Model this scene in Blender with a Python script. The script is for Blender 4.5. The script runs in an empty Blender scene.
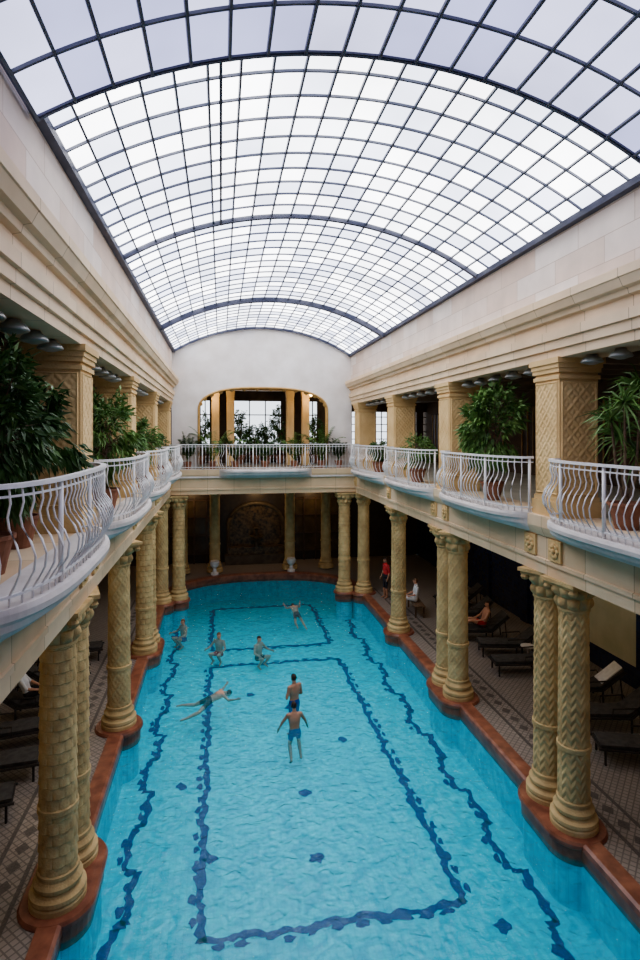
import bpy, math, random
from mathutils import Vector, Matrix
import numpy as np
random.seed(7)
C=bpy.context.scene
MID=1.9
# ---------------------------------------------------------------- materials
def newmat(name):
    m=bpy.data.materials.new(name); m.use_nodes=True
    nt=m.node_tree; b=nt.nodes['Principled BSDF']; return m,nt,b
def L(nt,a,b): nt.links.new(a,b)
def noise_mat(name,c1,c2,scale=3,rough=.7,bump=0,bscale=20,metal=0,detail=5,c3=None,spec=.4):
    m,nt,b=newmat(name)
    tc=nt.nodes.new('ShaderNodeTexCoord')
    n=nt.nodes.new('ShaderNodeTexNoise'); n.inputs['Scale'].default_value=scale; n.inputs['Detail'].default_value=detail
    r=nt.nodes.new('ShaderNodeValToRGB')
    r.color_ramp.elements[0].position=.35; r.color_ramp.elements[0].color=(*c1,1)
    r.color_ramp.elements[1].position=.65; r.color_ramp.elements[1].color=(*c2,1)
    if c3:
        e=r.color_ramp.elements.new(.78); e.color=(*c3,1)
    L(nt,tc.outputs['Object'],n.inputs['Vector']); L(nt,n.outputs['Fac'],r.inputs[0]); L(nt,r.outputs[0],b.inputs['Base Color'])
    b.inputs['Roughness'].default_value=rough; b.inputs['Metallic'].default_value=metal
    b.inputs['Specular IOR Level'].default_value=spec
    if bump:
        n2=nt.nodes.new('ShaderNodeTexNoise'); n2.inputs['Scale'].default_value=bscale; n2.inputs['Detail'].default_value=4
        L(nt,tc.outputs['Object'],n2.inputs['Vector'])
        bp=nt.nodes.new('ShaderNodeBump'); bp.inputs['Strength'].default_value=bump; bp.inputs['Distance'].default_value=.03
        L(nt,n2.outputs['Fac'],bp.inputs['Height']); L(nt,bp.outputs[0],b.inputs['Normal'])
    return m
def brick_mat(name,c1,c2,cm,sx,sy,mort=.01,rough=.5,axis='XY',rowoff=.5,bump=0):
    m,nt,b=newmat(name)
    tc=nt.nodes.new('ShaderNodeTexCoord'); sp=nt.nodes.new('ShaderNodeSeparateXYZ'); cb=nt.nodes.new('ShaderNodeCombineXYZ')
    L(nt,tc.outputs['Object'],sp.inputs[0])
    L(nt,sp.outputs[axis[0]],cb.inputs[0]); L(nt,sp.outputs[axis[1]],cb.inputs[1])
    br=nt.nodes.new('ShaderNodeTexBrick'); br.offset=rowoff
    br.inputs['Scale'].default_value=1; br.inputs['Brick Width'].default_value=sx; br.inputs['Row Height'].default_value=sy
    br.inputs['Mortar Size'].default_value=mort; br.inputs['Mortar Smooth'].default_value=.1
    br.inputs['Color1'].default_value=(*c1,1); br.inputs['Color2'].default_value=(*c2,1); br.inputs['Mortar'].default_value=(*cm,1)
    L(nt,cb.outputs[0],br.inputs['Vector'])
    n=nt.nodes.new('ShaderNodeTexNoise'); n.inputs['Scale'].default_value=1.7; n.inputs['Detail'].default_value=6
    L(nt,tc.outputs['Object'],n.inputs['Vector'])
    mx=nt.nodes.new('ShaderNodeMixRGB'); mx.blend_type='MULTIPLY'; mx.inputs[0].default_value=.35
    L(nt,br.outputs['Color'],mx.inputs[1]); L(nt,n.outputs['Fac'],mx.inputs[2]); L(nt,mx.outputs[0],b.inputs['Base Color'])
    b.inputs['Roughness'].default_value=rough
    return m
STONE=noise_mat('carved_sandstone',(.42,.285,.13),(.61,.44,.215),2.5,.75,.35,25,c3=(.69,.53,.30))
STONE2=noise_mat('gold_sandstone',(.58,.39,.18),(.70,.50,.25),1.6,.7,.25,18)
BEAM=brick_mat('beam_limestone',(.80,.585,.37),(.88,.685,.47),(.48,.34,.22),1.1,2.0,.008,.7,'YZ')
BEAMX=brick_mat('beam_limestone_x',(.76,.56,.34),(.82,.62,.40),(.50,.36,.24),1.1,2.0,.008,.7,'XZ')
UPWALL=brick_mat('upper_ashlar',(.78,.61,.50),(.90,.81,.74),(.60,.47,.38),1.3,.42,.007,.8,'YZ')
PLASTER=noise_mat('white_plaster',(.67,.62,.585),(.79,.75,.725),1.2,.85,.15,30)
WHITE=noise_mat('white_painted_iron',(.77,.755,.75),(.83,.815,.81),4,.35)
SLABM=noise_mat('white_stone_slab',(.58,.53,.50),(.72,.67,.64),2,.55,.1)
RED=noise_mat('red_marble',(.17,.058,.036),(.31,.12,.07),4,.3,c3=(.40,.19,.12))
DARKM=noise_mat('roof_steel',(.05,.055,.09),(.075,.08,.125),3,.5)
BARM=noise_mat('glazing_bar_grey',(.085,.09,.13),(.12,.13,.17),3,.5)
BLUE=brick_mat('blue_wall_tile',(.018,.028,.08),(.025,.04,.11),(.05,.05,.07),.15,.15,.006,.25,'YZ',0)
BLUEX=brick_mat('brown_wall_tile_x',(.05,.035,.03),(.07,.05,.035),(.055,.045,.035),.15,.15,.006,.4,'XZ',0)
BEIGE=noise_mat('beige_wall',(.50,.49,.34),(.60,.57,.42),1.5,.8)
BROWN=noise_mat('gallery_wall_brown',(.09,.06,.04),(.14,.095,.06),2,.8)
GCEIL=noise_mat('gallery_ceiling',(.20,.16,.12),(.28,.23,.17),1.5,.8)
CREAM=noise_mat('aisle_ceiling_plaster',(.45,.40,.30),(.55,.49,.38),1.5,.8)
GOLD=noise_mat('ochre_trim',(.40,.24,.09),(.52,.33,.13),5,.5)
WOODD=noise_mat('dark_wood',(.05,.03,.02),(.09,.055,.035),6,.5)
WICK=noise_mat('dark_wicker',(.02,.017,.015),(.05,.04,.035),40,.6,.5,60)
CUSH=noise_mat('cushion_grey',(.045,.04,.04),(.075,.07,.065),8,.9)
TOWEL=noise_mat('white_towel',(.70,.70,.72),(.80,.80,.82),10,.95,.3,60)
TERRA=noise_mat('terracotta',(.22,.10,.06),(.32,.15,.09),6,.8)
BARK=noise_mat('bark',(.12,.08,.05),(.2,.14,.09),12,.9,.4)
METAL=noise_mat('lamp_metal',(.30,.32,.32),(.42,.43,.43),5,.35,metal=.4)
NAVY=noise_mat('navy_mosaic',(.002,.016,.15),(.005,.03,.24),22,.4,detail=2)
LEAF=noise_mat('ficus_leaf',(.03,.08,.018),(.08,.165,.045),3,.45)
LEAF2=noise_mat('bright_leaf',(.06,.14,.03),(.15,.27,.07),3,.45)
def emis(name,col,s):
    m=bpy.data.materials.new(name); m.use_nodes=True; nt=m.node_tree; nt.nodes.clear()
    o=nt.nodes.new('ShaderNodeOutputMaterial'); e=nt.nodes.new('ShaderNodeEmission')
    e.inputs[0].default_value=(*col,1); e.inputs[1].default_value=s
    tc=nt.nodes.new('ShaderNodeTexCoord'); n=nt.nodes.new('ShaderNodeTexNoise'); n.inputs['Scale'].default_value=.5; n.inputs['Detail'].default_value=3
    mr=nt.nodes.new('ShaderNodeMapRange'); mr.inputs[3].default_value=s*.6; mr.inputs[4].default_value=s*1.4
    L(nt,tc.outputs['Object'],n.inputs['Vector']); L(nt,n.outputs['Fac'],mr.inputs[0]); L(nt,mr.outputs[0],e.inputs[1])
    L(nt,e.outputs[0],o.inputs[0]); return m
EM=1.7  # panes emit light themselves, in place of sky shining through frosted glass
GL=[emis('glowing_frosted_glass_a',(.91,.93,1),EM),emis('glowing_frosted_glass_b',(.80,.84,1),EM*.78),emis('glowing_frosted_glass_c',(.97,.97,1),EM*1.25),
    emis('glowing_frosted_glass_d',(.60,.63,1),EM*.34),emis('glowing_frosted_glass_e',(.69,.71,1),EM*.44)]
WARM=emis('warm_bulb',(1,.62,.25),6)
def mosaic_deck():
    m,nt,b=newmat('deck_mosaic')
    tc=nt.nodes.new('ShaderNodeTexCoord')
    br=nt.nodes.new('ShaderNodeTexBrick'); br.offset=0
    br.inputs['Scale'].default_value=1; br.inputs['Brick Width'].default_value=.11; br.inputs['Row Height'].default_value=.11
    br.inputs['Mortar Size'].default_value=.012; br.inputs['Color1'].default_value=(.31,.265,.23,1); br.inputs['Color2'].default_value=(.26,.22,.19,1); br.inputs['Mortar'].default_value=(.15,.125,.11,1)
    mp=nt.nodes.new('ShaderNodeMapping'); mp.inputs['Rotation'].default_value=(0,0,math.pi/4)
    L(nt,tc.outputs['Object'],mp.inputs[0]); L(nt,mp.outputs[0],br.inputs['Vector'])
    L(nt,br.outputs[0],b.inputs['Base Color']); b.inputs['Roughness'].default_value=.35
    return m
DECK=mosaic_deck()
def pool_tile():
    m,nt,b=newmat('pool_turquoise_tile')
    tc=nt.nodes.new('ShaderNodeTexCoord')
    n=nt.nodes.new('ShaderNodeTexNoise'); n.inputs['Scale'].default_value=2.6; n.inputs['Detail'].default_value=7; n.inputs['Distortion'].default_value=1.8
    r=nt.nodes.new('ShaderNodeValToRGB')
    r.color_ramp.elements[0].position=.32; r.color_ramp.elements[0].color=(.018,.50,.66,1)
    r.color_ramp.elements[1].position=.66; r.color_ramp.elements[1].color=(.075,.76,.86,1)  # mottling painted into the tile colour, imitating light broken by ripples
    L(nt,tc.outputs['Object'],n.inputs['Vector']); L(nt,n.outputs['Fac'],r.inputs[0])
    v=nt.nodes.new('ShaderNodeTexBrick'); v.offset=0; v.inputs['Scale'].default_value=1
    v.inputs['Brick Width'].default_value=.12; v.inputs['Row Height'].default_value=.12; v.inputs['Mortar Size'].default_value=.008
    v.inputs['Color1'].default_value=(1,1,1,1); v.inputs['Color2'].default_value=(.82,.9,.92,1); v.inputs['Mortar'].default_value=(.7,.8,.82,1)
    L(nt,tc.outputs['Object'],v.inputs['Vector'])
    mx=nt.nodes.new('ShaderNodeMixRGB'); mx.blend_type='MULTIPLY'; mx.inputs[0].default_value=.8
    L(nt,r.outputs[0],mx.inputs[1]); L(nt,v.outputs[0],mx.inputs[2]); L(nt,mx.outputs[0],b.inputs['Base Color'])
    b.inputs['Roughness'].default_value=.5
    return m
POOL=pool_tile()
def water():
    m=bpy.data.materials.new('pool_water_surface'); m.use_nodes=True; nt=m.node_tree; nt.nodes.clear()
    o=nt.nodes.new('ShaderNodeOutputMaterial'); t=nt.nodes.new('ShaderNodeBsdfTransparent'); g=nt.nodes.new('ShaderNodeBsdfGlossy')
    t.inputs[0].default_value=(.86,.99,1,1); g.inputs['Roughness'].default_value=.06; g.inputs[0].default_value=(1,1,1,1)
    df=nt.nodes.new('ShaderNodeBsdfDiffuse'); df.inputs[0].default_value=(.02,.54,.70,1)
    m0=nt.nodes.new('ShaderNodeMixShader'); m0.inputs[0].default_value=.13
    L(nt,t.outputs[0],m0.inputs[1]); L(nt,df.outputs[0],m0.inputs[2])
    f=nt.nodes.new('ShaderNodeFresnel'); f.inputs[0].default_value=1.33
    mx=nt.nodes.new('ShaderNodeMixShader')
    tc=nt.nodes.new('ShaderNodeTexCoord'); n=nt.nodes.new('ShaderNodeTexNoise'); n.inputs['Scale'].default_value=5.5; n.inputs['Detail'].default_value=5; n.inputs['Distortion'].default_value=.8
    bp=nt.nodes.new('ShaderNodeBump'); bp.inputs['Strength'].default_value=.8; bp.inputs['Distance'].default_value=.075
    L(nt,tc.outputs['Object'],n.inputs['Vector']); L(nt,n.outputs['Fac'],bp.inputs['Height'])
    L(nt,bp.outputs[0],g.inputs['Normal']); L(nt,bp.outputs[0],f.inputs['Normal'])
    L(nt,f.outputs[0],mx.inputs[0]); L(nt,m0.outputs[0],mx.inputs[1]); L(nt,g.outputs[0],mx.inputs[2]); L(nt,mx.outputs[0],o.inputs[0])
    return m
WATER=water()
# ---------------------------------------------------------------- mesh builder
class MB:
    def __init__(s): s.v=[]; s.f=[]; s.m=[]; s.mats=[]
    def mi(s,mat):
        if mat not in s.mats: s.mats.append(mat)
        return s.mats.index(mat)
    def add(s,vs,fs,mat):
        o=len(s.v); s.v+= [tuple(v) for v in vs]; k=s.mi(mat)
        for f in fs: s.f.append(tuple(i+o for i in f)); s.m.append(k)
    def box(s,x0,x1,y0,y1,z0,z1,mat):
        vs=[(x,y,z) for z in (z0,z1) for y in (y0,y1) for x in (x0,x1)]
        s.add(vs,[(0,2,3,1),(4,5,7,6),(0,1,5,4),(2,6,7,3),(0,4,6,2),(1,3,7,5)],mat)
    def loft(s,rings,mat,cap=True,closed=True):
        n=len(rings[0]); vs=[p for r in rings for p in r]; fs=[]
        for i in range(len(rings)-1):
            for j in range(n if closed else n-1):
                a=i*n+j; b=i*n+(j+1)%n
                fs.append((a,b,b+n,a+n))
        if cap: fs.append(tuple(range(n-1,-1,-1))); fs.append(tuple(range((len(rings)-1)*n,len(rings)*n)))
        s.add(vs,fs,mat)
    def lathe(s,prof,cx,cy,mat,n=24,cz=0):
        s.loft([[(cx+r*math.cos(2*math.pi*j/n),cy+r*math.sin(2*math.pi*j/n),cz+z) for j in range(n)] for r,z in prof],mat)
    def tube(s,pts,r,mat,n=6,rect=None):
        pts=[Vector(p) for p in pts]; rings=[]
        for i,p in enumerate(pts):
            t=(pts[min(i+1,len(pts)-1)]-pts[max(i-1,0)]).normalized()
            up=Vector((0,0,1)) if abs(t.z)<.9 else Vector((0,1,0))
            a=t.cross(up).normalized(); b=a.cross(t).normalized()
            rr=r[i] if isinstance(r,(list,tuple)) else r
            if rect: rings.append([p+a*x*rect[0]+b*y*rect[1] for x,y in ((1,1),(-1,1),(-1,-1),(1,-1))])
            else: rings.append([p+a*rr*math.cos(2*math.pi*k/n)+b*rr*math.sin(2*math.pi*k/n) for k in range(n)])
        s.loft(rings,mat)
    def obj(s,name,parent=None,smooth=False,loc=(0,0,0),recalc=True):
        me=bpy.data.meshes.new(name); me.from_pydata(s.v,[],s.f); 
        for m in s.mats: me.materials.append(m)
        me.polygons.foreach_set('material_index',s.m)
        if recalc:
            import bmesh
            bm=bmesh.new(); bm.from_mesh(me); bmesh.ops.recalc_face_normals(bm,faces=bm.faces); bm.to_mesh(me); bm.free()
        if smooth: me.polygons.foreach_set('use_smooth',[True]*len(me.polygons))
        me.update()
        o=bpy.data.objects.new(name,me); C.collection.objects.link(o); o.location=loc
        if parent: o.parent=parent
        return o
def empty(name,loc=(0,0,0)):
    e=bpy.data.objects.new(name,None); C.collection.objects.link(e); e.location=loc; e.empty_display_size=.2; return e
def inst(src,name,loc,rot=0,parent=None):
    o=bpy.data.objects.new(name,src.data); C.collection.objects.link(o); o.location=loc; o.rotation_euler=(0,0,rot)
    if parent:o.parent=parent
    return o
GRID=[-.2,4.6,9.4,14.2,19.0,23.9]
YEND=25.0
XL,XR=-6.6,11.2
# ---------------------------------------------------------------- pool basin
def outline(hw,y0,yc,ye,n=24,ex=2.4):
    pts=[(MID-hw,y0),(MID-hw,yc)]
    for i in range(1,n):
        a=math.pi*(1-i/n); c=math.cos(a); si=math.sin(a)
        pts.append((MID+hw*math.copysign(abs(c)**(2/ex),c),yc+(ye-yc)*abs(si)**(2/ex)))
    pts+=[(MID+hw,yc),(MID+hw,y0)]
    return pts
FL=-1.15; WL=-.25
mb=MB(); o1=outline(4.15,2,24.6,28.0)
mb.add([(x,y,FL) for x,y in o1],[tuple(range(len(o1)))],POOL)
mb.loft([[(x,y,FL) for x,y in o1],[(x,y,-.32) for x,y in o1]],POOL,cap=False)
mb.obj('pool_basin')
mb=MB(); mb.add([(x,y,WL) for x,y in o1],[tuple(range(len(o1)-1,-1,-1))],WATER); wo=mb.obj('pool_water',recalc=False)
# curb
mb=MB(); rings=[]
for hw,d,z in ((4.15,0,-.34),(4.11,.0,-.05),(4.12,.0,.03),(4.17,.0,.06),(4.45,.35,.06),(4.45,.35,-.02)):
    rings.append([(x,y,z) for x,y in outline(hw,2-d*.5,24.6,28.0+ (hw-4.15))])
mb.loft(rings,RED,cap=True); mb.f=mb.f[:-2]; mb.m=mb.m[:-2]
mb.obj('pool_curb')
# deck
mb=MB(); oo=outline(4.45,1.8,24.6,28.3); n=len(oo)
out=[]
for i,(x,y) in enumerate(oo):
    if i==0: out.append((XL,1.8))
    elif i==n-1: out.append((XR,1.8))
    else:
        dx=x-MID; dy=y-24.6
        if dy<1e-6: out.append((XL if dx<0 else XR,24.6))
        else:
            t=min(6.4/dy,( (MID-XL) if dx<0 else (XR-MID))/max(abs(dx),1e-6)); out.append((MID+dx*t,24.6+dy*t))
vs=[(x,y,0) for x,y in oo]+[(x,y,0) for x,y in out]
fs=[(i,i+1,n+i+1,n+i) for i in range(n-1)]
mb.add(vs,fs,DECK); mb.add([(XL,-3,0),(XR,-3,0),(XR,1.8,0),(XL,1.8,0)],[(0,1,2,3)],DECK)
mb.box(XL,XL+3,26,31.2,-.1,-.005,DECK); mb.box(XR-3,XR,26,31.2,-.1,-.005,DECK)
mb.obj('floor',recalc=False)
INL=noise_mat('deck_inlay',(.08,.07,.065),(.13,.11,.10),30,.4)
mb=MB()
for s in (-1,1):
    for hw,w in ((4.95,.035),(5.45,.035)):
        mb.box(MID+s*hw-w,MID+s*hw+w,2,24.6,.002,.008,INL)
    y=2.2
    while y<24.4:
        cx=MID+s*5.2
        mb.add([(cx-.12,y,.006),(cx,y-.15,.006),(cx+.12,y,.006),(cx,y+.15,.006)],[(0,1,2,3)],INL); y+=.42
mb.obj('floor_border_mosaic',recalc=False)
# mosaic lines on pool floor, edges drawn wavy to imitate refraction
def ribbon(mb,p,q,w,spur):
    p=Vector((*p,0));q=Vector((*q,0)); d=(q-p); Ln=d.length; d.normalize(); nn=Vector((-d.y,d.x,0))
    k=max(2,int(Ln/.09)); vs=[];fs=[]
    for i in range(k+1):
        t=i/k; off=math.sin(t*Ln*3.1)*.03+math.sin(t*Ln*9.3+1)*.025
        c=p+d*Ln*t+nn*off; a=w*(.4+1.0*random.random()); b=w*(.4+1.0*random.random())
        vs+=[(c.x+nn.x*a,c.y+nn.y*a,FL+.006),(c.x-nn.x*b,c.y-nn.y*b,FL+.006)]
    for i in range(k): fs.append((2*i,2*i+1,2*i+3,2*i+2))
    mb.add(vs,fs,NAVY)
    s=.3
    while s<Ln-.2:
        if spur:
            c=p+d*s+nn*spur*random.uniform(.7,1.2)
            vs=[];m=9
            for j in range(m):
                a=2*math.pi*j/m; r=random.uniform(.035,.095)
                e=c+d*math.cos(a)*r*1.8+nn*math.sin(a)*r; vs.append((e.x,e.y,FL+.007))
            mb.add(vs,[tuple(range(m))],NAVY)
        s+=random.uniform(.3,.5)
mb=MB()
def rect(x0,x1,y0,y1,w,spur=0):
    ribbon(mb,(x0,y0),(x1,y0),w,spur);ribbon(mb,(x1,y0),(x1,y1),w,spur);ribbon(mb,(x1,y1),(x0,y1),w,spur);ribbon(mb,(x0,y1),(x0,y0),w,spur)
rect(-.35,4.2,9.15,19.9,.08,-.13)
rect(-.35,4.2,21.4,26.4,.08,-.13)
rect(-.35,4.2,2.6,7.6,.08,-.13)
for s in (-1,1):
    hw=3.45; y=2.5; k=0; pts=[]
    while y<26.0:
        pts.append((MID+s*(hw+(0.2 if k%2 else 0)),y)); pts.append((MID+s*(hw+(0.2 if k%2 else 0)),y+1.15)); y+=1.2; k+=1
    for a,b in zip(pts[:-1],pts[1:]): ribbon(mb,a,b,.075,.14 if (b[1]-a[1])>1 else 0)
for bx,by in ((1.8,10.6),(-.2,10.9),(1.9,12.6),(2.0,16.6),(4.6,8.6),(-.9,13.3),(3.2,14.6),(.9,17.6)):
    m=11; vs=[]
    for j in range(m):
        a=2*math.pi*j/m; r=random.uniform(.08,.18); vs.append((bx+r*math.cos(a),by+r*math.sin(a),FL+.006))
    mb.add(vs,[tuple(range(m))],NAVY)
mb.obj('pool_floor_mosaic',recalc=False)
# ---------------------------------------------------------------- columns
def column_mesh(name,mode):
    mb=MB(); N=96
    zb,zt=.50,3.92; R=.262; rings=[]
    M=230
    for i in range(M+1):
        t=i/M; z=zb+(zt-zb)*t; ring=[]
        taper=1-.08*t
        for j in range(N):
            a=2*math.pi*j/N
            if mode=='lattice':
                u=a/(2*math.pi)*7; w=z*3.0
                d1=abs(math.cos(math.pi*(u+w)))**4; d2=abs(math.cos(math.pi*(u-w)))**4
                e=.018*max(d1,d2)+.014*(abs(math.sin(math.pi*(u+w))*math.sin(math.pi*(u-w))))**3
            elif mode=='scale':
                row=z*6; k=math.floor(row); fr=row-k; u=a/(2*math.pi)*10+.5*(k%2)
                e=.022*(1-fr)*abs(math.sin(math.pi*u))**.6+.01
            else:
                u=a/(2*math.pi)*10; tri=abs((u%1)*2-1); ph=z*6+tri*.8
                e=.017*abs(math.sin(math.pi*ph))**1.5+.006
            if abs(t-.28)<.012 or t>.985 or t<.015: e=.042
            r=R*taper+e-.01
            ring.append((r*math.cos(a),r*math.sin(a),z))
        rings.append(ring)
    mb.loft(rings,STONE,cap=False)
    mb.lathe([(.40,.06),(.40,.14),(.385,.16),(.40,.20),(.395,.25),(.34,.28),(.31,.31),(.34,.35),(.345,.40),(.31,.44),(.29,.47),(.28,.51)],0,0,STONE,40)
    rings=[]
    for i in range(19):
        t=i/18; z=3.90+.42*t; ring=[]
        for j in range(N):
            a=2*math.pi*j/N
            base=.25+.10*t**1.5
            leaf=abs(math.cos(4*a+(0 if t<.5 else math.pi/2)))
            tt=(t*2)%1
            e=.055*leaf*math.sin(math.pi*min(1,tt*1.1))**1+.03*tt*leaf
            r=base+e
            ring.append((r*math.cos(a),r*math.sin(a),z))
        rings.append(ring)
    mb.loft(rings,STONE,cap=False)
    for w,z0,z1 in ((.36,4.30,4.36),(.40,4.355,4.42)):
        mb.box(-w,w,-w,w,z0,z1,STONE)
    for cx in (-1,1):
        for cy in (-1,1):
            mb.lathe([(.0,-.07),(.06,-.05),(.085,0),(.06,.05),(0,.07)],cx*.30,cy*.30,STONE,10,cz=4.25)
    return mb.obj(name,smooth=False)
cm={}
for k in ('lattice','scale','spiral'):
    cm[k]=column_mesh('stone_column',k)
used={k:False for k in cm}
def put_col(x,y,mode,rot=0):
    if not used[mode]:
        o=cm[mode]; used[mode]=True; o.location=(x,y,0); o.rotation_euler=(0,0,rot)
    else: inst(cm[mode],'stone_column',(x,y,0),rot)
def pedestal(x,ys,r=.55):
    mb=MB(); n=16; y0,y1=min(ys),max(ys)
    def ring(r,z):
        pts=[]
        for i in range(n+1):
            a=math.pi*i/n; pts.append((x+r*math.cos(a),y1+r*math.sin(a),z))
        for i in range(n+1):
            a=math.pi+math.pi*i/n; pts.append((x+r*math.cos(a),y0+r*math.sin(a),z))
        return pts
    mb.loft([ring(r-.06,-.36),ring(r-.05,-.08),ring(r,-.04),ring(r,.02),ring(r-.03,.064),ring(.43,.066),ring(.42,.067)],RED,cap=True)
    mb.loft([ring(r-.10,FL),ring(r-.10,-.35)],POOL,cap=False)
    mb.obj('column_plinth')
HWC=4.3
cols=[('L',4.6,[4.2,5.0],'lattice'),('R',4.6,[4.2,5.0],'lattice'),
 ('L',9.4,[8.95,9.75],'scale'),('R',9.4,[9.05,9.85],'spiral'),
 ('L',14.2,[14.05],'lattice'),('R',14.2,[14.0,14.8],'lattice'),
 ('L',19,[18.6,19.4],'scale'),('R',19,[19.05],'spiral'),
 ('L',24,[23.9],'lattice'),('R',24,[24.0],'lattice')]
colpos=[]
for s,g,ys,mode in cols:
    x=MID+(-HWC if s=='L' else HWC)
    for y in ys: put_col(x,y,mode,random.random()*6); colpos.append((s,y))
    pedestal(x,ys)
for x in (MID-3.65,MID+3.5):
    put_col(x,24.3,'scale'); pedestal(x,[24.3],.48)
for x in (-.3,.0+3.5,5.4,-1.9):
    put_col(x,28.75,'lattice')
# ---------------------------------------------------------------- beams
def sweep(prof,side,hw,y0,y1,mat,name):
    mb=MB()
    r0=[(MID+side*(hw-p),y0,z) for p,z in prof]; r1=[(MID+side*(hw-p),y1,z) for p,z in prof]
    mb.loft([r0,r1],mat); return mb.obj(name)
for side,nm in ((-1,'left'),(1,'right')):
    sweep([(-.75,4.42),(0,4.42),(0,4.62),(.04,4.63),(.04,4.70),(.01,4.71),(.01,5.12),(.05,5.14),(.09,5.22),(.12,5.30),(.12,5.50),(-.75,5.50)],side,3.97,-3,24.7,BEAM,'trim_entablature_lower_'+nm)
    mb=MB(); xa,xb=(XL,MID-4.7) if side<0 else (MID+4.7,XR)
    mb.box(xa,xb,-3,31,5.0,5.499,CREAM); mb.obj('ceiling_aisle_'+nm)
    sweep([(-.8,8.35),(0,8.35),(0,8.50),(.05,8.505),(.05,8.66),(.10,8.665),(.10,8.82),(.02,8.83),(.02,9.00),(.10,9.02),(.12,9.10),(.20,9.12),(.26,9.24),(.28,9.25),(.28,9.38),(0.02,9.42),(-.8,9.42)],side,3.97,-3,YEND+.01,BEAM,'trim_cornice_upper_'+nm)
    mb=MB(); 
    x0=MID+side*3.97; x1=MID+side*4.4
    mb.box(min(x0,x1),max(x0,x1),-3,YEND,9.40,10.55,UPWALL)
    mb.obj('wall_upper_'+nm)
    mb=MB(); x0=MID+side*4.7
    x1=XL if side<0 else XR
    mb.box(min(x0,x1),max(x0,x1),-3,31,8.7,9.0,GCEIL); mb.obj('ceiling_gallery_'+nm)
    mb=MB()
    for g in range(-2,26,1):
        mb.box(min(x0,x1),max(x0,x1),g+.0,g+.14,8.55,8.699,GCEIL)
    mb.obj('trim_gallery_ceiling_ribs_'+nm)
def rosette(x,y,z,side):
    mb=MB(); s=-side
    a=.19
    mb.box(min(x,x+s*.05),max(x,x+s*.05),y-a,y+a,z-a,z+a,STONE2)
    for k in range(8):
        th=k*math.pi/4; cy=y+.10*math.cos(th); cz=z+.10*math.sin(th)
        rings=[]
        for rr,dx in ((.045,.045),(.045,.07),(.02,.085)):
            rings.append([(x+s*dx,cy+rr*math.cos(q*math.pi/4),cz+rr*math.sin(q*math.pi/4)) for q in range(8)])
        mb.loft(rings,STONE2)
    rings=[[(x+s*dx,y+rr*math.cos(q*math.pi/4),z+rr*math.sin(q*math.pi/4)) for q in range(8)] for rr,dx in ((.05,.045),(.045,.09),(.02,.105))]
    mb.loft(rings,STONE2)
    return mb
for side in (-1,1):
    big=MB()
    for s,y in colpos:
        if (s=='L')==(side<0):
            r=rosette(MID+side*3.965,y,4.92,side); big.add(r.v,r.f,STONE2)
    big.obj('rosette_frieze')
def pillar(x,y):
    mb=MB(); w=.38
    mb.box(-w-.05,w+.05,-w-.05,w+.05,0,.28,STONE2)
    mb.box(-w-.02,w+.02,-w-.02,w+.02,.28,.36,STONE2)
    mb.box(-w,w,-w,w,.34,2.5,STONE2)
    for k in range(4):
        rot=Matrix.Rotation(k*math.pi/2,3,'Z')
        NX,NZ=40,120; g=[]
        for j in range(NZ+1):
            for i in range(NX+1):
                xx=-w+.03+(2*w-.06)*i/NX; zz=.40+2.04*j/NZ
                edge=min(xx+w-.03,w-.03-xx,zz-.40,2.44-zz)
                u=xx/.24; v=zz/.27
                h=max(abs(math.cos(math.pi*(u+v)))**5,abs(math.cos(math.pi*(u-v)))**5)*.018
                h+=.016*(abs(math.sin(math.pi*(u+v))*math.sin(math.pi*(u-v))))**3
                if edge<.03: h=.026
                if edge<.001: h=-.001
                g.append(rot@Vector((xx,-w-h,zz)))
        mb.add(g,[(j*(NX+1)+i,j*(NX+1)+i+1,(j+1)*(NX+1)+i+1,(j+1)*(NX+1)+i) for j in range(NZ) for i in range(NX)],STONE2)
    prev=2.48
    for ww,z in ((w+.03,2.55),(w+.0,2.6),(w+.04,2.68),(w+.06,2.76),(w+.09,2.86)):
        mb.box(-ww,ww,-ww,ww,prev,z,STONE2); prev=z-.001
    return mb
pm=None
for side in (-1,1):
    for g in GRID[:-1]+[24.0]:
        x=MID+side*4.38
        if pm is None: pm=pillar(0,0).obj('carved_pillar',loc=(x,g,5.5))
        else: inst(pm,'carved_pillar',(x,g,5.5))
# ---------------------------------------------------------------- balconies
def baypath(side,ya,yb,A,n=40):
    pts=[]
    for i in range(n+1):
        t=(1-math.cos(math.pi*i/n))/2; b=(1-abs(2*t-1)**3.2)**(1/2.2)
        pts.append(Vector((MID+side*(3.97-A*b),ya+(yb-ya)*t,0)))
    return pts
def endpath(A,sc=1):
    pts=[]; n=70; x0,x1=MID-3.85,MID+3.85
    for i in range(n+1):
        x=x0+(x1-x0)*i/n; u=(x-MID)/1.9
        b=(max(0,1-abs(u)**3.5))**(1/2) if abs(u)<1 else 0
        pts.append(Vector((x,24.0-.08-A*b,0)))
    return pts
def resample(pts,step):
    out=[];acc=0;nxt=step/2
    for a,b in zip(pts[:-1],pts[1:]):
        l=(b-a).length
        while acc+l>=nxt:
            t=(nxt-acc)/l; out.append((a.lerp(b,t),(b-a).normalized())); nxt+=step
        acc+=l
    return out
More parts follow.
